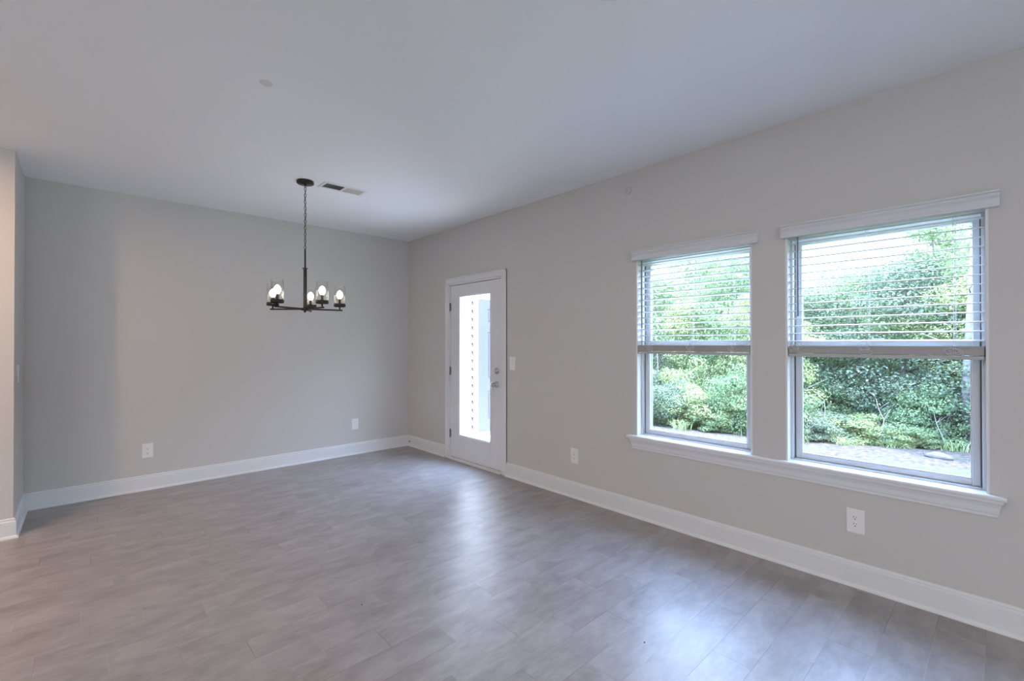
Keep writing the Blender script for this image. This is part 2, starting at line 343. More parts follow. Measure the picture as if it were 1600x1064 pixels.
jb.box(.048, .062, -.974, -.99, .03, 2.053).box(.048, .062, -1.888, -1.872, .03, 2.053).box(.048, .062, -.974, -1.888, 2.037, 2.053)
struct(jb.build('trim_2', M['trim']), 'white door jamb and stop')
struct(MB().box(-.03, T+.05, -.974, -1.888, 0, .016, .004).box(-.015, T, -.974, -1.888, .016, .026, .003).build('trim_3', M['trim']), 'pale threshold under the door')
door = empty('door_1', (0, SLY0, 0)); struct(door, 'white door with a full-height glass pane')
LY0, LY1, LZ0, LZ1 = -1.165, -1.705, .315, 1.905       # glass
FY0, FY1, FZ0, FZ1 = -1.140, -1.730, .285, 1.930       # lite frame outer
def dm(mb, name, material, par=door):
    mb.v = [(x, y-SLY0, z) for x, y, z in mb.v]; return mb.build(name, material, par)
sd = MB()
sd.box(.002, .046, SLY0, FY0-.008, SLZ0, SLZ1, .0015).box(.002, .046, FY1+.008, SLY1, SLZ0, SLZ1, .0015)
sd.box(.002, .046, FY0-.008, FY1+.008, FZ1-.008, SLZ1).box(.002, .046, FY0-.008, FY1+.008, SLZ0, FZ0+.008)
dm(sd, 'door_slab', M['doorp'])
lf = MB()
def ring(mb, x0, x1, ya, yb, za, zb, w_, b=.002):
    """rectangular frame in the Y/Z plane, border w_ wide"""
    mb.box(x0, x1, ya, ya-w_, za, zb, b).box(x0, x1, yb+w_, yb, za, zb, b).box(x0, x1, ya-w_, yb+w_, zb-w_, zb, b).box(x0, x1, ya-w_, yb+w_, za, za+w_, b)
    return mb
ring(lf, -.009, .056, FY0, FY1, FZ0, FZ1, .013, .004); ring(lf, -.004, .052, FY0-.011, FY1+.011, FZ0+.011, FZ1-.011, .013, .003)
dm(lf, 'lite_frame', M['doorp'])
dm(MB().box(.020, .026, LY0+.005, LY1-.005, LZ0-.005, LZ1+.005), 'glass_pane', M['lite'])
for z in (1.799, 1.043, .304):
    hb_ = MB().lathe([(.0065, -.048), (.0065, .048)], (-.008, -.9755, z), 10)
    for k in range(3): hb_.lathe([(.0072, -.046+k*.034), (.0072, -.020+k*.034)], (-.008, -.9755, z), 10)
    hb_.lathe([(.003, -.053), (.005, -.050), (.005, -.048)], (-.008, -.9755, z), 8).lathe([(.005, .048), (.005, .050), (.003, .053)], (-.008, -.9755, z), 8)
    hb_.box(-.003, .003, -.962, -.990, z-.045, z+.045)
    dm(hb_, 'hinge', M['hinge'])
# deadbolt thumb turn and knob
dbm = MB().lathe([(.033, 0), (.033, -.006), (.029, -.012), (.012, -.014), (.012, -.018), (.010, -.019)], (.002, -1.815, 1.077), 24, axis='x')
db = dm(dbm, 'deadbolt', M['chrome'])
dm(MB().box(-.034, -.014, -1.812, -1.818, 1.062, 1.092, .002), 'thumb_turn', M['chrome'], db)
kb = MB().lathe([(.034, 0), (.034, -.005), (.030, -.011), (.016, -.016), (.012, -.026), (.014, -.034), (.024, -.040), (.0285, -.050), (.0285, -.058), (.024, -.066), (.014, -.070), (.004, -.071)], (.002, -1.812, .932), 24, axis='x')
dm(kb, 'door_knob', M['chrome'])
dm(MB().box(.004, .042, -.98, -1.882, .018, .0305), 'door_sweep', M['gasket'])

# ------------------------------------------------------------------ windows
def window(idx, y0, y1, label, screen=True):
    wnd = empty('window_%d' % idx, (0, y0, 0)); struct(wnd, label)
    def wb(mb, name, material, par=wnd):
        mb.v = [(x, y-y0, z) for x, y, z in mb.v]; return mb.build(name, material, par)
    jm = MB().box(-.001, .062, y0, y0-.011, WZ0, WZ1, .001).box(-.001, .062, y1+.011, y1, WZ0, WZ1, .001).box(-.001, .062, y0-.011, y1+.011, WZ1-.011, WZ1, .001)
    wb(jm, 'jamb_liner', M['trim'])
    fr = MB(); ring(fr, .056, T+.01, y0, y1, WZ0-.018, WZ1, .026, .002)
    wb(fr, 'window_frame', M['vinyl'])
    wb(MB().box(.086, .100, y0-.0265, y0-.0322, WZ0+.008, 1.99).box(.086, .100, y1+.0322, y1+.0265, WZ0+.008, 1.99), 'track_gasket', M['gasket'])
    a, b = y0-.0320, y1+.0320
    ls = MB(); ring(ls, .084, .112, a, b, WZ0+.010, 1.385, .031, .003)
    sash = wb(ls, 'lower_sash', M['vinyl'])
    bd = MB(); ring(bd, .088, .108, a-.030, b+.030, WZ0+.040, 1.355, .006, .002); wb(bd, 'glazing_bead', M['vinyl'], sash)
    wb(MB().box(.097, .101, a-.034, b+.034, WZ0+.044, 1.351), 'glass_pane', M['glass'], sash)
    lk = MB().box(.078, .098, (a+b)/2-.028, (a+b)/2+.028, 1.385, 1.397, .003); wb(lk, 'sash_lock', M['vinyl'], sash)
    us = MB(); ring(us, .118, .146, a+.002, b-.002, 1.36, WZ1-.020, .030, .003)
    us_ = wb(us, 'upper_sash', M['vinyl'])
    wb(MB().box(.130, .134, a-.027, b+.027, 1.39, WZ1-.050), 'glass_pane', M['glass'], us_)
    if screen:
        sc = MB(); ring(sc, .150, .158, a-.005, b+.005, WZ0+.005, 1.385, .018, .001); sf = wb(sc, 'screen_frame', M['vinyl'])
        wb(MB().box(.153, .1545, a-.02, b+.02, WZ0+.02, 1.37), 'insect_screen', M['screen'], sf)
    return wnd
window(1, *WIN[0], 'left white sash window nearer the door')
window(2, *WIN[1], 'right white sash window, wider in view')
# stool and apron shared by both windows
st = MB().box(0, .058, WIN[0][0], WIN[0][1], WZ0-.02, WZ0).box(0, .058, WIN[1][0], WIN[1][1], WZ0-.02, WZ0)
SP = [(0, -.022), (.034, -.022), (.040, -.019), (.042, -.012), (.041, -.004), (.036, 0), (0, 0)]
st.sweep(SP, -3.425, -5.476, lambda t, u, v: (-u, t, WZ0+v))
struct(st.build('trim_4', M['trim']), 'white sill board under both windows')
AP = [(0, .536), (.006, .536), (.009, .541), (.009, .552), (.013, .556), (.015, .566), (.018, .585), (.026, .604), (.032, .611), (.032, .6235), (0, .6235)]
struct(MB().sweep(AP, lambda u, v: -3.468+u*.8, lambda u, v: -5.440-u*.8, lambda t, u, v: (-u, t, v)).build('trim_5', M['trim']), 'white moulded apron below the sill')

# ------------------------------------------------------------------ blinds
def blind(y0, y1, v0, v1, tilt, label, wand_y, wand_z, cords, seed):
    """tilt: slat roll in radians, positive lowers the window-side edge"""
    rnd = random.Random(seed)
    root = empty('window_blind', (.030, y0, WZ1-.01)); tag(root, label, 'blind', 'raised horizontal blinds in the windows')
    ox, oy, oz = root.location
    def bb(mb, name, material, par=root):
        mb.v = [(x-ox, y-oy, z-oz) for x, y, z in mb.v]; return mb.build(name, material, par)
    VP_ = [(0, 2.018), (.026, 2.018), (.029, 2.021), (.029, 2.030), (.021, 2.034), (.020, 2.045), (.024, 2.058), (.034, 2.070), (.035, 2.076), (.029, 2.079), (.029, 2.083), (.037, 2.087), (.037, 2.094), (.033, 2.097), (0, 2.097)]
    bb(MB().sweep(VP_, v0, v1, lambda t, u, v: (-u-.002, t, v)), 'valance', M['valance'])
    bb(MB().box(.004, .056, y0-.014, y1+.014, 2.017, 2.033, .002), 'headrail', M['slat'])
    sl_ = MB(); z = 1.983; n = 0
    ya, yb = y0-.016, y1+.016
    while z > 1.375:
        c, s_ = math.cos(tilt), math.sin(tilt); K = 4; hw = .025; th = .0021
        pr = []
        for i in range(K+1):
            u = -1+2*i/K; crown = .0016*(1-u*u); pr.append((u*hw, crown+th))
        for i in range(K, -1, -1):
            u = -1+2*i/K; crown = .0016*(1-u*u); pr.append((u*hw, crown-th))
        sl_.sweep(pr, ya, yb, lambda t, u, v, z=z: (.030+u*c+v*s_, t, z-u*s_+v*c)); z -= .0462; n += 1
    bb(sl_, 'slats', M['slat'])
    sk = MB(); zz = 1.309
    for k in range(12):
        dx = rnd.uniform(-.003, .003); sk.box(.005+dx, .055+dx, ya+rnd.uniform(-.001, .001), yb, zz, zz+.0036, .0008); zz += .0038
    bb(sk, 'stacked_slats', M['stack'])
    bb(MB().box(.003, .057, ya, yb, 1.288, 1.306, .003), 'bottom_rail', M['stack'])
    for cy in cords:
        cm = MB()
        for x in (.0035, .0565): cm.tube([(x, cy-.004, 2.0), (x, cy-.004, 1.31)], .0009, 5).tube([(x, cy+.004, 2.0), (x, cy+.004, 1.31)], .0009, 5)
        bb(cm, 'ladder_cord', M['cord'])
    for cy in cords:                                    # slack loops of ladder cord hanging before the stack
        lp = MB()
        for q in range(4):
            w_ = rnd.uniform(.010, .030); zc = rnd.uniform(1.315, 1.350); h_ = rnd.uniform(.008, .020); sh = rnd.uniform(-.015, .015)
            pts = [(.0015-.0035*abs(math.sin(a)), cy+sh+w_*math.cos(a)+.004*math.sin(3*a), zc+h_*math.sin(a)) for a in [2*math.pi*i/16 for i in range(16)]]
            lp.tube(pts, .0009, 4, closed=True)
        bb(lp, 'slack_cord', M['cord'])
    bb(MB().tube([(-.003, wand_y, 2.02), (-.004, wand_y, 1.99), (-.004, wand_y, wand_z)], .0042, 8).lathe([(.004, -.012), (.0062, -.006), (.0055, 0)], (-.004, wand_y, wand_z), 8), 'tilt_wand', M['rod'])
    return root
blind(*WIN[0], -3.466, -4.392, .09, 'white slatted blind half raised over the left window', -3.545, 1.50, (-3.60, -3.93, -4.22), 1)
blind(*WIN[1], -4.526, -5.458, -.105, 'white slatted blind half raised over the right window', -4.615, 1.545, (-4.60, -4.95, -5.30), 2)

# ------------------------------------------------------------------ wall plates
def plate(kind, mapf, label, group=None, name=None):
    """mapf(u, v, d): u across, v up, d out of the wall"""
    root = empty(name or ('light_switch' if kind == 'switch' else 'wall_outlet'), mapf(0, 0, 0))
    tag(root, label, 'light switch' if kind == 'switch' else 'outlet', group); O = root.location.copy()
    def fin(mb, nm, material, par=root):
        mb.v = [tuple(Vector(mapf(*q))-O) for q in mb.v]; return mb.build(nm, material, par)
    W2, H2 = .042, .067
    cp = MB(); cp.box(-W2, W2, -H2, H2, 0, .0025); cp.box(-W2+.002, W2-.002, -H2+.002, H2-.002, .0025, .0058, .0028)
    fin(cp, 'cover_plate', M['plate'])
    for sz in (-.048, .048): fin(MB().lathe([(.0028, .0055), (.0028, .0068), (.0015, .0074)], (0, sz, 0), 10), 'screw', M['plate'])
    if kind == 'duplex':
        for s_ in (-1, 1):
            cz = .0195*s_
            r_ = MB(); pts = []
            for k in range(28):
                a = 2*math.pi*k/28; pts.append((max(-.0155, min(.0155, .0175*math.cos(a))), cz+.0165*math.sin(a)))
            r_.sweep(pts, .0050, .0082, lambda t, u, v: (u, v, t)); rc = fin(r_, 'receptacle', M['plate'])
            sb = MB().box(-.0075, -.0052, cz+.0005, cz+.0088, .0080, .0086).box(.0052, .0072, cz+.0015, cz+.0080, .0080, .0086)
            sb.lathe([(.0030, .0080), (.0030, .0086)], (0, cz-.0075, 0), 10, smooth=False)
            fin(sb, 'slots', M['slot'], rc)
    elif kind == 'switch':
        rk = MB().sweep([(-.034, .0055), (-.034, .0075), (0, .0060), (.034, .0100), (.034, .0055)], -.0165, .0165, lambda t, u, v: (t, u, v))
        fin(rk, 'rocker', M['plate'])
    else:                                               # cable jack plate with a plain insert
        ins = fin(MB().box(-.0165, .0165, -.033, .033, .0050, .0072, .001), 'insert', M['plate'])
        fin(MB().lathe([(.0055, .0070), (.0055, .0110), (.0048, .0112), (.0015, .0113)], (0, 0, 0), 12), 'cable_jack', M['plate'], ins)
back = lambda cx, cz: (lambda u, v, d: (cx+u, -d, cz+v))
right = lambda cy, cz: (lambda u, v, d: (-d, cy-u, cz+v))
left = lambda cy, cz: (lambda u, v, d: (SX+d, cy+u, cz+v))
plate('duplex', back(-2.755, .365), 'white duplex outlet on the end wall, left one above the baseboard')
plate('jack', back(-.742, .372), 'white plain cover plate on the end wall near the corner', name='cable_plate')
plate('duplex', right(-2.868, .368), 'white duplex outlet between the door and the left window')
plate('duplex', right(-4.894, .367), 'white duplex outlet below the right window')
plate('switch', right(-2.060, 1.163), 'white rocker light switch just right of the glazed door')
plate('switch', left(-.4827, 1.145), 'white light switch seen edge-on on the left return wall')
# faint round smudges built as small flat grey discs
for loc, ax, lab in (((-2.49, -2.83, H), 'z', 'faint round grey disc flush on the ceiling'), ((0, -3.424, 2.592), 'x', 'faint round grey disc high on the window wall')):
    r_ = .030
    o = MB().lathe([(r_, 0), (r_, -.003), (r_-.004, -.005)], (0, 0, 0), 28, axis=ax).build('grey_disc', noisy(mat('disc_grey', (.70, .70, .70) if ax == 'z' else (.55, .53, .51), .6), 20, .02)); o.location = loc
    tag(o, lab, 'cover cap')
o = MB().lathe([(.009, 0), (.009, -.002), (.004, -.003), (.003, -.02), (.004, -.026)], (-.0165, 0, 0), 10, axis='x').build('cable_stub', M['slot']); o.location = (0, -.075, .062)
tag(o, 'tiny dark cable stub poking from the baseboard by the corner', 'cable')
for (x, y, s_, lab) in ((-1.304, -4.342, .009, 'tiny dark speck of debris on the pale part of the floor'), (-2.118, -3.17, .007, 'tiny dark speck of debris in the middle of the floor')):
    o = MB().lathe([(s_*.4, 0), (s_*.6, .0015), (s_*.45, .003), (s_*.1, .004)], (0, 0, 0), 7).build('debris_speck', M['slot']); o.location = (x, y, 0); o.scale = (1, .6, 1); tag(o, lab, 'debris')

# ------------------------------------------------------------------ ceiling fittings
vt = empty('ceiling_vent', (-1.513, -1.485, H)); tag(vt, 'white two-section air register on the ceiling beside the chandelier', 'vent')
v_ = MB(); hx, hy = .195, .086
v_.box(-hx, hx, -hy, -hy+.026, -.006, 0, .002).box(-hx, hx, hy-.026, hy, -.006, 0, .002)
v_.box(-hx, -hx+.028, -hy+.026, hy-.026, -.006, 0, .002).box(hx-.028, hx, -hy+.026, hy-.026, -.006, 0, .002).box(-.010, .010, -hy+.026, hy-.026, -.006, 0, .001)
v_.build('frame', M['ventw'], vt)
MB().box(-hx+.02, hx-.02, -hy+.02, hy-.02, -.0015, 0).build('duct_backing', M['ventd'], vt)
for (x0, x1, sg) in ((-.167, -.010, -1), (.010, .167, 1)):
    lv = MB(); n = 13
    for k in range(n):
        xc = x0+(x1-x0)*(k+.5)/n; d = .0042*sg
        lv.add([(xc-d-.0006, -.060, -.0016), (xc-d+.0006, -.060, -.0016), (xc+d+.0006, -.060, -.0085), (xc+d-.0006, -.060, -.0085),
                (xc-d-.0006, .060, -.0016), (xc-d+.0006, .060, -.0016), (xc+d+.0006, .060, -.0085), (xc+d-.0006, .060, -.0085)],
               [(0, 1, 2, 3), (7, 6, 5, 4), (0, 4, 5, 1), (1, 5, 6, 2), (2, 6, 7, 3), (3, 7, 4, 0)])
    lv.build('louvres', M['ventw'], vt)

def downlight(x, y, watts, label, color=WARM):
    r0 = empty('recessed_light', (x, y, H)); tag(r0, label, 'ceiling light', 'recessed ceiling lights')
    MB().lathe([(.070, -.002), (.073, -.005), (.086, -.004), (.092, -.001), (.092, 0), (.070, 0)], n=32, cap=False).build('trim_ring', M['ventw'], r0)
    MB().lathe([(.071, -.003), (.066, -.008), (.045, -.012), (.01, -.0135)], n=32).build('lens', M['lens'], r0)
    l = bpy.data.lights.new('downlight', 'AREA'); l.shape = 'DISK'; l.size = .12; l.energy = watts; l.color = color
    o_ = bpy.data.objects.new('lamp_glow', l); COL.objects.link(o_); o_.parent = r0; o_.location = (0, 0, -.016)
    return r0
downlight(-1.712, -4.468, 3, 'round recessed ceiling light at the very top edge above the windows')
downlight(-4.3, -1.6, 24, 'round recessed light of the room behind the return wall', (1.0, .66, .42))
for (x, y, p_) in ((-6.0, -1.9, 20), (-5.2, -4.6, 16), (-6.7, -3.4, 10), (-3.4, -7.6, 6), (-1.6, -7.6, 2), (-5.2, -7.6, 8)):  # unseen recessed lights, added to fill the room with light
    downlight(x, y, p_, 'round recessed light added out of view as fill')

# ------------------------------------------------------------------ chandelier
CX, CY = -1.829, -1.455
ch = empty('chandelier', (CX, CY, H)); tag(ch, 'black five-light chandelier with clear glass cylinders hanging by a chain', 'chandelier')
MB().lathe([(.066, 0), (.068, -.002), (.068, -.020), (.064, -.024), (.010, -.026), (.010, -.034), (.006, -.040)], n=36).build('canopy', M['black'], ch)
cn = MB(); z = -.040; k = 0
cn.tube([(.008*math.cos(a), 0, -.046+.009*math.sin(a)) for a in [2*math.pi*i/14 for i in range(14)]], .0018, 6, closed=True)
z = -.052
while z > -.575:
    hl = .0165; c_ = z-hl+.002
    pts = []
    for i in range(18):
        a = 2*math.pi*i/18; u = .0085*math.cos(a); v = hl*math.sin(a)
        v = v*.95
        pts.append((u, 0, c_+v) if k % 2 == 0 else (0, u, c_+v))
    cn.tube(pts, .0020, 6, closed=True); z -= 2*hl-.0055; k += 1
cn.tube([(0.003, 0.003, -.04), (-.004, .004, -.15), (.003, -.004, -.27), (-.003, .003, -.38), (.003, .002, -.48), (0, 0, -.585)], .0016, 5)
cn.build('chain', M['black'], ch)
MB().lathe([(.004, -.572), (.0062, -.576), (.0072, -.585), (.0072, -.742)], n=14).build('upper_stem', M['black'], ch)
MB().lathe([(.023, -.736), (.023, -.741), (.0135, -.743), (.0135, -.745), (.0145, -1.060), (.0145, -1.082)], n=20).build('stem', M['black'], ch)
MB().lathe([(.034, -1.072), (.036, -1.075), (.036, -1.090), (.030, -1.093), (.012, -1.095), (.010, -1.104), (.006, -1.110), (.002, -1.112)], n=24).build('hub', M['black'], ch)
base_ang = math.radians(33)+YAW
for k in range(5):
    a = base_ang+k*2*math.pi/5; R_ = .280
    arm = MB(); arm.box(.020, R_+.022, -.0075, .0075, -1.088, -1.075, .0015).build
    arm.lathe([(.006, -1.078), (.006, -1.056), (.011, -1.054), (.011, -1.050)], (R_, 0, 0), 12)
    ao = arm.build('arm', M['black'], ch); ao.rotation_euler = (0, 0, a)
    MB().lathe([(.046, -1.051), (.049, -1.049), (.049, -1.025), (.0465, -1.025), (.0465, -1.046), (.010, -1.046)], (R_, 0, 0), 32, cap=False).build('cup', M['black'], ao)
    MB().lathe([(.0105, -1.047), (.0105, -.985), (.012, -.983), (.012, -.980)], (R_, 0, 0), 16).build('candle_sleeve', M['sleeve'], ao)
    MB().lathe([(.0455, -1.044), (.0455, -.892), (.0450, -.880), (.0435, -.872), (.0430, -.866), (.0415, -.866), (.0420, -.872), (.0435, -.880), (.0440, -.892), (.0440, -1.044)], (R_, 0, 0), 40, cap=False).build('glass_shade', M['shade'], ao)
    MB().lathe([(.009, -.984), (.013, -.977), (.021, -.965), (.0255, -.950), (.0245, -.936), (.018, -.922), (.009, -.912), (.002, -.908)], (R_, 0, 0), 20).build('bulb', M['bulb'], ao)

# ------------------------------------------------------------------ outside: patio, storage closet, eave
struct(MB().box(T, 3.4, -2.6, 0, -.60, -.045, .01).build('patio', M['slab']), 'pale concrete patio slab')
cl_x0, cl_x1 = T, 2.9
cw = MB().box(cl_x0, cl_x1, .012, .16, -.3, 2.75)
struct(cw.build('wall_storage', M['siding']))
sg = MB(); z = -.04; e_ = .1245
while z < 2.7:
    for (xa, xb) in ((cl_x0, 1.098), (2.215, cl_x1)):
        sg.add([(xa, .012, z), (xa, -.016, z), (xa, .000, z+e_), (xa, .012, z+e_), (xb, .012, z), (xb, -.016, z), (xb, .000, z+e_), (xb, .012, z+e_)],
               [(0, 1, 2, 3), (7, 6, 5, 4), (0, 4, 5, 1), (1, 5, 6, 2), (2, 6, 7, 3), (3, 7, 4, 0)])
    z += e_
struct(sg.build('trim_6', M['siding']), 'white lap siding outside the glass door')
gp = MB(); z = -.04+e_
while z < 2.6:                                          # shadow under each lap end by the casing, painted as near-black plates
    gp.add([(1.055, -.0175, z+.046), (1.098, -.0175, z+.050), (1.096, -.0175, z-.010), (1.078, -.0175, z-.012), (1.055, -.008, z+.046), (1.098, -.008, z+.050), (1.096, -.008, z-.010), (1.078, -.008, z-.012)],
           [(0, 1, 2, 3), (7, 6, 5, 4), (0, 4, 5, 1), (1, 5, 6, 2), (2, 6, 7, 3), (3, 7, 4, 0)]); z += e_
struct(gp.build('trim_9', mat('lap_shadow', (.012, .012, .012), .9)), 'painted dark shadow marks at the lap ends of the siding')
tr2 = MB().box(1.104, 1.204, -.006, .012, -.045, 2.15, .002).box(2.114, 2.214, -.006, .012, -.045, 2.15, .002).box(1.204, 2.114, -.006, .012, 2.046, 2.15, .002)
struct(tr2.build('trim_7', M['siding']), 'white casing of the storage door')
d2 = empty('door_2', (1.206, .0, -.01)); struct(d2, 'pale blue-grey panelled storage door outside')
sl2 = MB(); px = [.150, .385, .520, .760]; W_ = .906; HZ = 2.052
rows = [(.20, .635), (.83, 1.55), (1.70, 1.91)]
# stiles and rails with sunk, raised-centre panels
sl2.box(0, W_, .008, .040, .01, HZ)
for (xa, xb) in ((0, px[0]+.035), (px[1], px[2]), (px[3]-.005, W_)): sl2.box(xa, xb, -.002, .010, .01, HZ)
zs = [.01]+[q for r_ in rows for q in r_]+[HZ]
for i in range(0, len(zs), 2):
    for (xa, xb) in ((px[0]+.035, px[1]), (px[2], px[3]-.005)): sl2.box(xa, xb, -.002, .010, zs[i], zs[i+1])
sl2.build('door_slab', M['closet'], d2)
for (xa, xb) in ((px[0]+.035, px[1]), (px[2], px[3]-.005)):
    for za, zb in rows: MB().box(xa+.025, xb-.025, -.001, .010, za+.025, zb-.025, .006).build('raised_panel', M['closet'], d2)
MB().lathe([(.03, 0), (.03, .005), (.012, .008), (.011, .03), (.025, .038), (.028, .05), (.02, .06), (.004, .062)], (0, 0, 0), 20, axis='y').build('door_knob', M['chrome'], d2).location = (.836, -.064, .93)
struct(MB().box(T, .505, YF, -3.6, 2.60, 2.74).box(T, .225, -3.6, .16, 2.60, 2.74).build('trim_8', M['siding']), 'white boxed eave out of view, stepped to shape the sun')  # unseen eave

# ------------------------------------------------------------------ outside: yard and trees
def edge_x(y): return max(4.2, min(8.5, 5.35-.38*y))
def gz(x, y):
    base = -.48+.035*math.sin(y*.9+1)+.03*math.sin(x*1.7+y*.6)
    edge = edge_x(y)
    bump = .05*math.exp(-((x-edge)/.8)**2)
    drop = max(0.0, x-edge-.35)
    return base+bump-.42*drop*drop/(drop+2.2)
gx = np.concatenate([np.arange(T, 10, .25), np.arange(10, 60, 1.5)]); gy = np.concatenate([np.arange(-30, -10, 1.5), np.arange(-10, 8, .25), np.arange(8, 45, 1.5)])
g = MB(); nx_, ny_ = len(gx), len(gy)
g.add([(float(x), float(y), gz(float(x), float(y))+random.uniform(-.012, .012)) for x in gx for y in gy],
      [(i*ny_+j, (i+1)*ny_+j, (i+1)*ny_+j+1, i*ny_+j+1) for i in range(nx_-1) for j in range(ny_-1)], True)
struct(g.build('ground', M['ground'], recalc=False), 'bare soil and grass yard falling to the woods')

def leaves_mesh(name, clumps, n, size, material, seed, droop=.25):
    """leaf blades scattered over many ellipsoid clumps: each a folded kite of two triangles"""
    rg = np.random.default_rng(seed); C_ = np.array([c[:3] for c in clumps]); Rr = np.array([c[3:6] for c in clumps])
    wgt = (Rr.prod(axis=1))**(2/3); idx = rg.choice(len(clumps), n, p=wgt/wgt.sum())
    d = rg.normal(size=(n, 3)); d /= np.linalg.norm(d, axis=1)[:, None]; rad = rg.uniform(.62, 1.06, n)[:, None]
    pos = C_[idx]+d*rad*Rr[idx]
    nrm = d*.7+rg.normal(size=(n, 3))*.55+np.array([0, 0, .55]); nrm /= np.linalg.norm(nrm, axis=1)[:, None]
    t = rg.normal(size=(n, 3)); t[:, 2] -= droop; t -= nrm*(t*nrm).sum(1)[:, None]; t /= np.linalg.norm(t, axis=1)[:, None]; b = np.cross(nrm, t)
    s_ = (size*rg.uniform(.6, 1.35, n))[:, None]
    v0 = pos-t*s_*.5; v2 = pos+t*s_*.5; v1 = pos+b*s_*.30+nrm*s_*.10; v3 = pos-b*s_*.30+nrm*s_*.10
    V = np.stack([v0, v1, v2, v3], 1).reshape(-1, 3).astype(np.float32)
    me = bpy.data.meshes.new(name); me.vertices.add(4*n); me.vertices.foreach_set('co', V.ravel())
    k = np.arange(n)[:, None]*4; F = np.concatenate([k+np.array([[0, 1, 2]]), k+np.array([[0, 2, 3]])], 1).astype(np.int32).ravel()
    me.loops.add(6*n); me.loops.foreach_set('vertex_index', F); me.polygons.add(2*n); me.polygons.foreach_set('loop_start', np.arange(0, 6*n, 3, dtype=np.int32))
    me.materials.append(material); me.update(calc_edges=True); me.validate(); return me

def branchy(mb, base, top, r0, rnd, n=9, spread=1.2, bend=.15):
    base, top = Vector(base), Vector(top); K = 8
    ph = rnd.uniform(0, 6.28); pts = []
    for i in range(K+1):
        t = i/K; pts.append(base.lerp(top, t)+Vector((math.sin(ph+t*4), math.cos(ph*1.3+t*3.1), 0))*bend*t)
    mb.tube(pts, [r0*(1.25 if i == 0 else 1)*(1-.8*i/K) for i in range(K+1)], 8)
    tips = []
    for q in range(n):
        t = .25+.7*q/n; p = pts[int(t*K)]; a = rnd.uniform(0, 6.28); l = spread*(1.15-t)*rnd.uniform(.7, 1.2)+.15
        e1 = p+Vector((math.cos(a)*l*.5, math.sin(a)*l*.5, l*.25)); e2 = p+Vector((math.cos(a+.3)*l, math.sin(a+.3)*l, l*.55))
        mb.tube([p, e1, e2], [r0*.35*(1.1-t), r0*.2*(1.1-t)+.004, .004], 5); tips.append(e2)
    return tips

# crown variants: unit trees 5 m tall, leaves in several dozen clumps
def crown(seed, h, w_, nclump, low=.2, sparse=1.0):
    rnd = random.Random(seed); cl = []
    for i in range(nclump):
        t = low+(1-low)*((i+.5)/nclump); env = w_*math.sin(math.pi*min(1, (t-low)/(1-low)*.86+.14))**.7
        a = rnd.uniform(0, 6.28); rr_ = env*math.sqrt(rnd.random()); s_ = rnd.uniform(.26, .52)*sparse*w_/1.5
        cl.append((rr_*math.cos(a), rr_*math.sin(a), t*h-s_*.2, s_*1.25, s_*1.25, s_*.62))
    return cl
TREE = {}
for key, (mt, seed, h, w_, nc, low, n, sz, sp) in {
    'lime': ('leaf_lime', 11, 5, 1.6, 60, .08, 26000, .062, 1.0), 'green': ('leaf_green', 12, 5, 1.7, 62, .10, 27000, .062, 1.0),
    'teal': ('leaf_teal', 13, 5, 1.7, 62, .10, 27000, .062, 1.0), 'dark': ('leaf_dark', 14, 5, 1.9, 64, .05, 26000, .07, 1.05),
    'airy': ('leaf_green', 15, 5, 1.5, 70, .35, 12000, .062, .62)}.items():
    me = leaves_mesh('foliage', crown(seed, h, w_, nc, low, sp), n, sz, M[mt], seed)
    tb = MB(); branchy(tb, (0, 0, -.4), (.1, .05, h*.92), .085, random.Random(seed), 16, w_)
    to = tb.build('trunk', M['bark_pale'] if key == 'airy' else M['bark']); tme = to.data; bpy.data.objects.remove(to)
    TREE[key] = (me, tme)
SHRUB = {}
for key, (mt, seed, n, sz) in {'lime': ('leaf_lime', 31, 11000, .04), 'green': ('leaf_green', 32, 11000, .04), 'teal': ('leaf_teal', 33, 11000, .04)}.items():
    rnd = random.Random(seed); cl = []
    for i in range(34):
        a = rnd.uniform(0, 6.28); r_ = .62*math.sqrt(rnd.random()); zz = rnd.uniform(.12, 1.0)*(1.15-.55*r_); cl.append((r_*math.cos(a), r_*math.sin(a), zz, .24, .24, .13))
    me = leaves_mesh('foliage', cl, n, sz, M[mt], seed)
    tb = MB()
    for i in range(6):
        a = i*1.05; tb.tube([(0, 0, -.1), (.15*math.cos(a), .15*math.sin(a), .4), (.4*math.cos(a+.2), .4*math.sin(a+.2), .95)], [.014, .010, .003], 5)
    to = tb.build('stems', M['bark']); tme = to.data; bpy.data.objects.remove(to)
    SHRUB[key] = (me, tme)

def plant(name, meshes, partnames, x, y, ztop, h0, wscale, rz, label, cat, group, zb=None):
    z0 = gz(x, y) if zb is None else zb
    r0 = empty(name, (x, y, z0), rz); s_ = (ztop-z0)/h0; r0.scale = (wscale, wscale, s_); tag(r0, label, cat, group)
    for me, pn in zip(meshes, partnames):
        o_ = bpy.data.objects.new(pn, me); COL.objects.link(o_); o_.parent = r0
    return r0
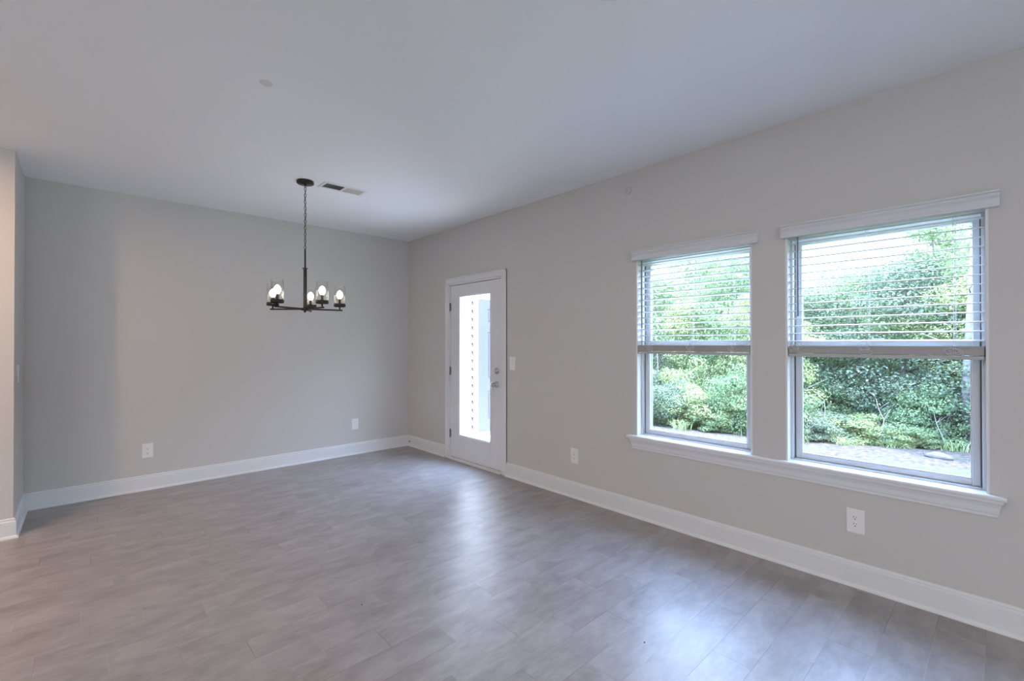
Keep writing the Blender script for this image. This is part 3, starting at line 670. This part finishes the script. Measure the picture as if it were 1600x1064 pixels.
# x, y, height of the top (m), kind, width, label
TREES = [
 (8.6, 2.75, 2.7, 'lime', .80, 'bright yellow-green tree at the left edge of the left window'),
 (9.4, 1.55, 3.4, 'green', .85, 'mid green tree just left of centre in the left window'),
 (9.0, .40, 2.5, 'lime', .72, 'sunlit lime tree right of centre in the left window'),
 (10.2, .15, 3.9, 'green', .80, 'tall green tree behind the lime one in the left window'),
 (9.2, -.85, 3.6, 'green', .80, 'green tree behind the wall strip between the windows'),
 (8.0, -1.75, 2.5, 'lime', .68, 'bright yellow-green tree at the left edge of the right window'),
 (9.8, -2.35, 2.7, 'teal', .90, 'blue-green tree left of centre in the right window'),
 (10.4, -3.2, 3.1, 'green', .90, 'mid green tree in the middle of the right window'),
 (9.4, -4.1, 3.0, 'dark', .85, 'dark green tree right of centre in the right window'),
 (9.0, -5.15, 2.6, 'lime', .75, 'sunlit yellow-green tree at the right edge of the right window'),
 (9.8, -4.5, 4.0, 'airy', .95, 'tall thin-leaved tree rising into the sky at the upper right'),
 (11.2, -5.3, 4.6, 'airy', 1.0, 'loose-crowned tree above the right end of the blind'),
 (11.6, 1.5, 5.0, 'airy', .95, 'tall airy tree against the sky in the left window'),
 (12.0, .5, 5.2, 'airy', 1.0, 'open-branched tree against the sky at the right of the left window'),
 (8.2, -6.6, 3.2, 'green', .85, 'green tree just past the right window'),
 (8.4, -8.1, 3.6, 'teal', .9, 'blue-green tree farther past the right window'),
 (8.6, 4.5, 3.2, 'green', .9, 'green tree past the left window')]
for i, (x, y, zt, k, w_, lab) in enumerate(TREES):
    plant('tree', TREE[k], ('foliage', 'trunk'), x, y, zt, 5.0, w_, i*1.9, lab, 'tree', 'trees of the wood behind the yard')
rnd = random.Random(5); kinds = ['teal', 'green', 'dark', 'green', 'teal', 'lime']
i = 0
for row, (xr, z_) in enumerate(((12.6, 3.0), (15.6, 3.4), (19.5, 4.0))):
    yy_ = -8.5
    while yy_ < 6+row*3.5:
        k = kinds[rnd.randrange(6)]; zt = z_+rnd.uniform(-.3, .45)+(.55 if yy_ < -4 else 0)
        plant('tree', TREE[k], ('foliage', 'trunk'), xr+rnd.uniform(-.8, .8), yy_, zt, 5.0, 1.05+.2*row, rnd.uniform(0, 6.28),
              'leafy tree in the dense wood behind the nearer trees', 'tree', 'trees deep in the wood'); yy_ += 1.9+.35*row; i += 1
SH = [(.8, 3.0, .2), (.9, 2.2, .35), (.8, 1.5, .1), (1.0, .9, .35), (.8, .3, .1), (1.0, -.4, .35), (.8, -1.0, .3), (.8, -1.7, .70), (.8, -2.3, .35), (.9, -2.9, -.10), (1.0, -3.5, -.15), (.9, -4.1, -.05), (.9, -4.7, .45), (.9, -5.3, .35), (1.0, -5.9, .6), (1.0, -6.7, .8), (1.1, -7.6, .9),
      (2.2, 1.0, .7), (2.1, -.3, .8), (2.2, -2.7, .5), (2.1, -3.6, .0), (1.9, -4.5, .75), (2.2, 2.0, .8), (.45, .7, -.3), (.45, -1.35, -.15), (.45, -3.0, -.25), (.4, -4.3, -.25)]
SH = [(edge_x(y)+d, y, z_) for d, y, z_ in SH]
for i, (x, y, zt) in enumerate(SH):
    k = ['green', 'lime', 'teal', 'green'][(i*7+3) % 4]
    plant('shrub', SHRUB[k], ('foliage', 'stems'), x, y, zt+.15, 1.1, 1.0 if i < 23 else .55, i*2.3,
          {'green': 'mid green shrub at the edge of the wood', 'lime': 'yellow-green shrub at the edge of the wood', 'teal': 'blue-green shrub at the edge of the wood'}[k], 'shrub', {'green': 'mid green shrubs', 'lime': 'yellow-green shrubs', 'teal': 'blue-green shrubs'}[k]+' at the wood edge')
# trunks seen between the leaves
def bole(x, y, zt, r, material, label, lean=(0, 0)):
    z0 = gz(x, y); mb = MB(); rn = random.Random(int(x*31+y*17)); branchy(mb, (0, 0, -.3), (lean[0], lean[1], zt-z0), r, rn, 5, .7, .05)
    o_ = mb.build('bare_tree', material); o_.location = (x, y, z0); tag(o_, label, 'tree')
bole(8.05, 1.28, 4.0, .075, M['bark'], 'straight grey-brown trunk seen through the left window')
bole(8.1, -5.06, 3.2, .13, M['bark_pale'], 'thick pale trunk at the right edge of the right window')
bole(7.6, .62, 1.6, .03, M['bark_pale'], 'slender pale trunk in the middle of the left window', (.1, .1))
bole(7.7, -2.35, 2.4, .035, M['bark_pale'], 'slender pale trunk left of centre in the right window', (.1, -.1))
def dead(x, y, pts, label, r=.016):
    z0 = gz(x, y); mb = MB(); mb.tube([(a, b, c-.05) for a, b, c in pts], [r*(1-.75*i/(len(pts)-1)) for i in range(len(pts))], 6)
    rn = random.Random(int(x*100-y*37))
    for q in range(5):
        p = Vector(pts[1+q % (len(pts)-1)]); a = rn.uniform(0, 6.28); l = rn.uniform(.15, .4)
        mb.tube([p-Vector((0, 0, .05)), p+Vector((math.cos(a)*l*.5, math.sin(a)*l*.5, l*.3)), p+Vector((math.cos(a)*l, math.sin(a)*l, l*.7))], [r*.4, r*.25, .002], 5)
    o_ = mb.build('dead_branch', M['dead']); o_.location = (x, y, z0); o_.scale = (.62, .62, .62); tag(o_, label, 'dead branch')
dead(7.0, -3.3, [(0, 0, 0), (.0, .10, .25), (.02, .13, .5), (.0, .22, .75), (0, .2, 1.05), (.05, .24, 1.3)], 'bleached bare sapling standing left of centre in the right window')
dead(6.75, -2.95, [(0, 0, 0), (0, .02, .25), (0, -.05, .45), (0, -.2, .58), (.05, -.36, .60)], 'pale curved dead branch arching over by the soil edge', .022)
dead(7.3, -4.0, [(0, 0, .1), (0, .05, .5), (.02, .0, .8), (0, .12, 1.1), (0, .18, 1.4)], 'bleached bare sapling in the dark gap of the right window')
dead(7.5, -4.8, [(0, 0, 0), (0, .08, .4), (0, .2, .75), (0, .26, 1.1)], 'leaning bleached stem near the thick pale trunk')
dead(6.8, .55, [(0, 0, 0), (0, .04, .5), (0, -.03, .9), (0, .1, 1.3), (0, .05, 1.7)], 'pale forked stem in the middle of the left window')
def tuft(x, y, n, hgt, seed, label, spread=.22):
    rg = random.Random(seed); mb = MB()
    for i in range(n):
        a = rg.uniform(0, 6.28); l = hgt*rg.uniform(.6, 1.1); w_ = rg.uniform(.004, .008); o0 = Vector((rg.gauss(0, .07), rg.gauss(0, .07), -.03)); d = Vector((math.cos(a), math.sin(a), 0)); sd_ = Vector((-d.y, d.x, 0))*w_; pv = []
        for j in range(5):
            t = j/4; c = o0+d*(spread*rg.uniform(.8, 1.2)*t*t*l/hgt*1.4)+Vector((0, 0, l*(t-.35*t*t))); ww = sd_*(1-t*.9); pv += [c-ww, c+ww]
        mb.add(pv, [(2*j, 2*j+1, 2*j+3, 2*j+2) for j in range(4)])
    o_ = mb.build('grass_clump', M['blade'], recalc=False); o_.location = (x, y, gz(x, y)); tag(o_, label, 'grass', 'tall grass clumps at the wood edge')
for i, (x, y, h_, n) in enumerate(((6.45, -2.45, .75, 70), (6.35, -2.15, .6, 60), (6.6, -2.8, .4, 50), (6.85, -3.5, .3, 50), (7.1, -4.1, .3, 50), (7.4, -4.9, .35, 60), (5.9, -.9, .4, 50), (5.5, .1, .35, 50), (5.2, 1.1, .35, 50))):
    tuft(x, y, n, h_, 50+i, ['tall arching grass clump at the lower left of the right window', 'pale arching grass clump beside the tallest one in the right window'][i] if i < 2 else 'low grass clump where soil meets the wood')
# field rock at the soil edge
rg = random.Random(3); rk = MB().lathe([(.03, -.05), (.16, -.02), (.19, .05), (.13, .12), (.03, .15)], n=10); rk.v = [(x*(1+rg.uniform(-.2, .2)), y*1.5*(1+rg.uniform(-.2, .2)), z*(1+rg.uniform(-.25, .25))) for x, y, z in rk.v]
o = rk.build('rock', M['rock']); o.scale = (.5, .6, .5); o.location = (6.55, -4.78, gz(6.55, -4.78)); tag(o, 'low grey rock on the bare soil at the right of the right window', 'rock')
